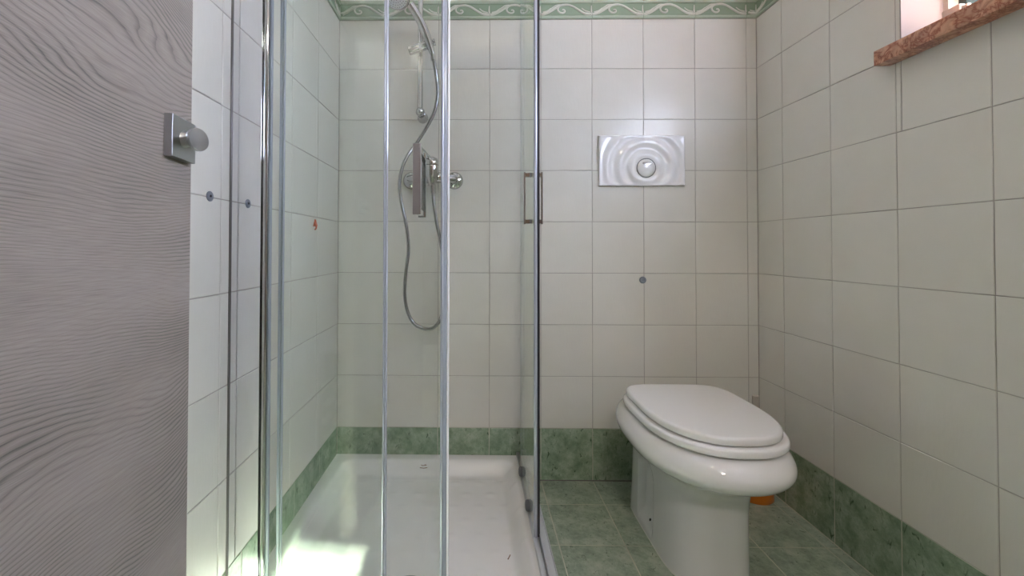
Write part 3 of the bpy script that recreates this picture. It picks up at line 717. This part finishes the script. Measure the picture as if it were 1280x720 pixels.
# ------------------------------------------------------------------ flush plate, capped pipe
fp_ = thing('flush_plate', 'white plastic flush plate with embossed ripples and a round button', 'flush plate', (-.450, 0, 1.137))
bm = B(); x0, x1, z0, z1 = -.6155, -.2845, 1.1385, 1.3345; nx, nz = 150, 96; bx, bz = -.4355, 1.2075
def rip(x, z):
    r = math.hypot((x - bx), (z - bz)); e = min(x - x0, x1 - x, z - z0, z1 - z)
    h = .0125 + .0030 * math.cos(2 * PI * (r - .052) / .050) * min(1, max(0, (.195 - r) / .05)) * min(1, e / .012)
    h += .004 * math.exp(-(r / .12) ** 2)
    if r < .0365: h = .0105
    if e < .003: h -= (.003 - e) * 1.0
    return h
g = [[bm.verts.new((x0 + (x1 - x0) * i / nx, -rip(x0 + (x1 - x0) * i / nx, z0 + (z1 - z0) * j / nz), z0 + (z1 - z0) * j / nz)) for j in range(nz + 1)] for i in range(nx + 1)]
for i in range(nx):
    for j in range(nz): bm.faces.new((g[i][j], g[i + 1][j], g[i + 1][j + 1], g[i][j + 1]))
edge = [g[i][0] for i in range(nx + 1)] + [g[nx][j] for j in range(1, nz + 1)] + [g[i][nz] for i in range(nx - 1, -1, -1)] + [g[0][j] for j in range(nz - 1, 0, -1)]
low = [bm.verts.new((v.co.x, -.0003, v.co.z)) for v in edge]
for k in range(len(edge)): bm.faces.new((edge[k], low[k], low[(k + 1) % len(edge)], edge[(k + 1) % len(edge)]))
obj('plate', bm, M['seat'], fp_, flat_angle=50)
obj('button_ring', lathe(B(), [(.0345, .010), (.0362, .0150), (.0372, .0155), (.0380, .012)], (bx, 0, bz), (0, -1, 0), 40), M['greyp'], fp_)
bt = obj('flush_button', lathe(B(), [(0, .0235), (.014, .0230), (.026, .0210), (.0345, .0165), (.0352, .011)], (bx, 0, bz), (0, -1, 0), 40), M['seat'], fp_)
bm = B()
lathe(bm, [(0, .0014), (.012, .0010), (.0185, 0), (.0195, -.003)], (bx + .002, -.0222, bz + .0175), (0, -1, .12), 32)
for v in bm.verts: v.co.z = bz + .0175 + (v.co.z - bz - .0175) * .42
obj('half_flush_button', bm, M['beigep2'], bt)
t = thing('pipe_cap', 'small round grey cap on the back wall below the flush plate', 'cap', (-.445, 0, .7745))
obj('cap_disc', lathe(B(), [(.0135, 0), (.0135, .002), (.0115, .004), (.0075, .0045), (.006, .0022), (0, .0022)], (-.4450, -.0003, .7745), (0, -1, 0), 28), M['plugm'], t)

# ------------------------------------------------------------------ toilet
TC = -.4445
def outline(hw, yb, yf, yc, nb=2.6, nf=2.15, n=96, cx=TC):
    out = []
    for k in range(n):
        a = 2 * PI * k / n; c, s = math.cos(a), math.sin(a)
        e = nb if s > 0 else nf; R = (yb - yc) if s > 0 else (yc - yf)
        rr = (abs(c) ** e + abs(s) ** e) ** (-1 / e)
        out.append((cx + hw * c * rr, yc + R * s * rr))
    return out
def loft(bm, levels, n=96, cap0=True, cap1=True, fn=None):
    rings = []
    for z, o in levels:
        rings.append([bm.verts.new((x, y, z)) for x, y in o])
    for a, b in zip(rings, rings[1:]):
        for k in range(n): bm.faces.new((a[k], a[(k + 1) % n], b[(k + 1) % n], b[k]))
    if cap0: bm.faces.new(rings[0][::-1])
    if cap1: bm.faces.new(rings[-1])
    return rings
wc = thing('toilet', 'white ceramic floor-standing toilet with closed lid below the flush plate', 'toilet', (TC, -.36, 0))
key = [  # z, hw, yb, yf, yc, nb, nf
    (.000, .1130, -.128, -.518, -.36, 9.0, 2.9), (.010, .1125, -.128, -.518, -.36, 9.0, 2.9), (.100, .1095, -.129, -.520, -.36, 8.0, 2.9),
    (.190, .1090, -.130, -.524, -.36, 7.0, 2.8), (.242, .1120, -.128, -.532, -.37, 6.0, 2.7), (.268, .1190, -.124, -.543, -.37, 5.0, 2.5),
    (.284, .1330, -.120, -.562, -.38, 4.2, 2.4), (.295, .1520, -.116, -.586, -.385, 3.6, 2.3), (.305, .1720, -.112, -.611, -.39, 3.2, 2.2),
    (.318, .1880, -.108, -.634, -.395, 3.0, 2.15), (.334, .1970, -.106, -.648, -.40, 2.9, 2.15), (.350, .1985, -.107, -.650, -.40, 2.9, 2.15),
    (.366, .1930, -.110, -.643, -.40, 2.9, 2.15), (.379, .1840, -.116, -.632, -.40, 2.8, 2.15), (.388, .1700, -.126, -.616, -.40, 2.8, 2.15), (.392, .1520, -.140, -.597, -.40, 2.8, 2.15)]
def interp(z):
    for a, b in zip(key, key[1:]):
        if a[0] <= z <= b[0]:
            t = (z - a[0]) / (b[0] - a[0]); i = key.index(a)
            p0 = key[max(i - 1, 0)]; p3 = key[min(i + 2, len(key) - 1)]
            out = []
            for k in range(1, 7):
                h = b[0] - a[0]
                m0 = (b[k] - p0[k]) / max(b[0] - p0[0], 1e-6) * h; m1 = (p3[k] - a[k]) / max(p3[0] - a[0], 1e-6) * h
                t2, t3 = t * t, t ** 3
                out.append((2 * t3 - 3 * t2 + 1) * a[k] + (t3 - 2 * t2 + t) * m0 + (-2 * t3 + 3 * t2) * b[k] + (t3 - t2) * m1)
            return out
    return key[-1][1:]
zs = [i * .004 for i in range(98)] + [.392]
NT = 360
def sstep(a, b, x): t = min(max((x - a) / (b - a), 0), 1); return t * t * (3 - 2 * t)
bm = B(); levels = []
for z in zs:
    hw, yb, yf, yc, nb, nf = interp(z)
    o = outline(hw, yb, yf, yc, nb, nf, NT)
    if z < .27:   # fixing niches pressed into both flanks, arched at the top, with a sloping ledge at the foot
        oo = []
        for x, y in o:
            side = -1 if x < TC else 1
            if abs(x - TC) > .085 and -.36 < y < -.20:
                cyy = -.285; half = .056
                topz = .235 - .045 * (1 - math.sqrt(max(0, 1 - ((y - cyy) / half) ** 2)) if abs(y - cyy) < half else 1)
                d = sstep(half, half - .008, abs(y - cyy)) * sstep(topz, topz - .012, z) * sstep(.018, .075, z + .12 * abs(y - cyy))
                x = x - side * .024 * d
            oo.append((x, y))
        o = oo
    levels.append((z, o))
rg = loft(bm, levels, NT, True, False)
# deck and bowl opening
hw, yb, yf, yc, nb, nf = key[-1][1:]
prev = rg[-1]
for z, f in ((.3925, .93), (.386, .90), (.34, .80), (.27, .62), (.22, .35)):
    o = [(TC + (x - TC) * f, -.375 + (y + .375) * f) for x, y in outline(hw, yb if f > .92 else -.19, yf, -.40, nb, nf, NT)]
    ring = [bm.verts.new((x, y, z)) for x, y in o]
    for k in range(NT): bm.faces.new((prev[k], prev[(k + 1) % NT], ring[(k + 1) % NT], ring[k]))
    prev = ring
bm.faces.new(prev)
obj('bowl', bm, M['ceramic'], wc, flat_angle=75)
def slab(z0, z1, hw, yb, yf, yc, nb, nf, edge, dome=0.0, hole=None):
    bm = B(); lv = []
    k = 7
    for i in range(k + 1):
        a = -PI / 2 + PI / 2 * i / k * 1.0
        ins = edge * (1 - math.cos(a)); z = z0 + edge * .75 * (1 + math.sin(a)); lv.append((z, ins))
    for i in range(1, k + 1):
        a = PI / 2 * i / k
        ins = edge * 1.25 * (1 - math.cos(a)); z = z1 - edge * (1 - math.sin(a)) - dome; lv.append((z, ins))
    levels = [(z, outline(hw - i_, yb - i_, yf + i_, yc, nb, nf, 128, TC + .005)) for z, i_ in lv]
    rg = loft(bm, levels, 128, False, False)
    if hole:
        # ring seat: close through an inner opening
        o_in = outline(*hole, 128)
        a = [bm.verts.new((x, y, z1 - .003)) for x, y in o_in]; b = [bm.verts.new((x, y, z0)) for x, y in o_in]
        for r0, r1 in ((rg[-1], a), (a, b), (b, rg[0])):
            for q in range(128): bm.faces.new((r0[q], r0[(q + 1) % 128], r1[(q + 1) % 128], r1[q]))
    else:
        bm.faces.new(rg[0][::-1])
        prev = rg[-1]
        for f, dz in ((.92, .25), (.75, .6), (.5, .85), (.25, .97)):
            last = levels[-1][1]
            ring = [bm.verts.new((TC + .005 + (x - TC - .005) * f, yc + (y - yc) * f, levels[-1][0] + dome * dz)) for x, y in last]
            for q in range(128): bm.faces.new((prev[q], prev[(q + 1) % 128], ring[(q + 1) % 128], ring[q]))
            prev = ring
        bm.faces.new(prev)
    return bm
obj('seat_ring', slab(.3945, .4165, .1800, -.190, -.620, -.385, 4.4, 2.45, .0075, 0, (.105, -.26, -.54, -.40, 2.2, 2.1)), M['seat'], wc)
obj('lid', slab(.4180, .4410, .1680, -.198, -.607, -.375, 5.0, 2.5, .0080, .0015), M['seat'], wc)
for dx in (-.07, .07):
    obj('hinge', tube(B(), [(TC + dx - .018, -.182, .405), (TC + dx + .018, -.182, .405)], .009, 16), M['chrome'], wc)
for dx, yy in ((-.155, -.44), (.155, -.44)):
    obj('seat_buffer', lathe(B(), [(0, 0), (.008, 0), (.009, .003), (.009, .010), (0, .010)], (TC + dx, yy, .386), (0, 0, 1), 20), M['seat'], wc)
for s in (-1, 1):
    obj('fixing_hole', lathe(B(), [(0, 0), (.0042, 0), (.0042, .001), (0, .001)], (TC + s * .1020, -.305, .050), (s, 0, .6), 16), M['dark'], wc)
bm = B(); o = outline(.1125, -.1285, -.5215, -.36, 8.0, 2.9, 96)
tube(bm, [(x, y, .001) for x, y in o] + [(o[0][0], o[0][1], .001)], .0022, 6, False); obj('base_sealant', bm, M['paleseal'], wc)
obj('waste_pipe', tube(B(), [(TC, -.135, .19), (TC, -.004, .19)], .052, 32), M['whitep'], wc)
obj('flush_pipe', tube(B(), [(TC, -.115, .33), (TC, -.004, .33)], .023, 24), M['whitep'], wc)

# ------------------------------------------------------------------ toilet brush
tb = thing('toilet_brush', 'orange toilet brush holder with a beige handle in the corner behind the toilet', 'toilet brush', (-.082, -.085, 0))
cx, cyb = -.0830, -.0850
obj('brush_holder', lathe(B(), [(0, 0), (.060, 0), (.063, .004), (.062, .03), (.056, .10), (.052, .12), (.049, .121), (.048, .105), (.046, .02), (0, .018)], (cx, cyb, .0003), (0, 0, 1), 40), M['orange'], tb)
obj('brush_handle', lathe(B(), [(0, .02), (.006, .02), (.0065, .20), (.0100, .27), (.0115, .345), (.0105, .360), (.006, .362), (0, .362)], (cx + .012, cyb, 0), (0, 0, 1), 20), M['beigep'], tb)
obj('brush_head', lathe(B(), [(0, .022), (.028, .03), (.034, .05), (.034, .08), (.02, .095), (0, .098)], (cx + .005, cyb, 0), (0, 0, 1), 24), M['whitep'], tb)
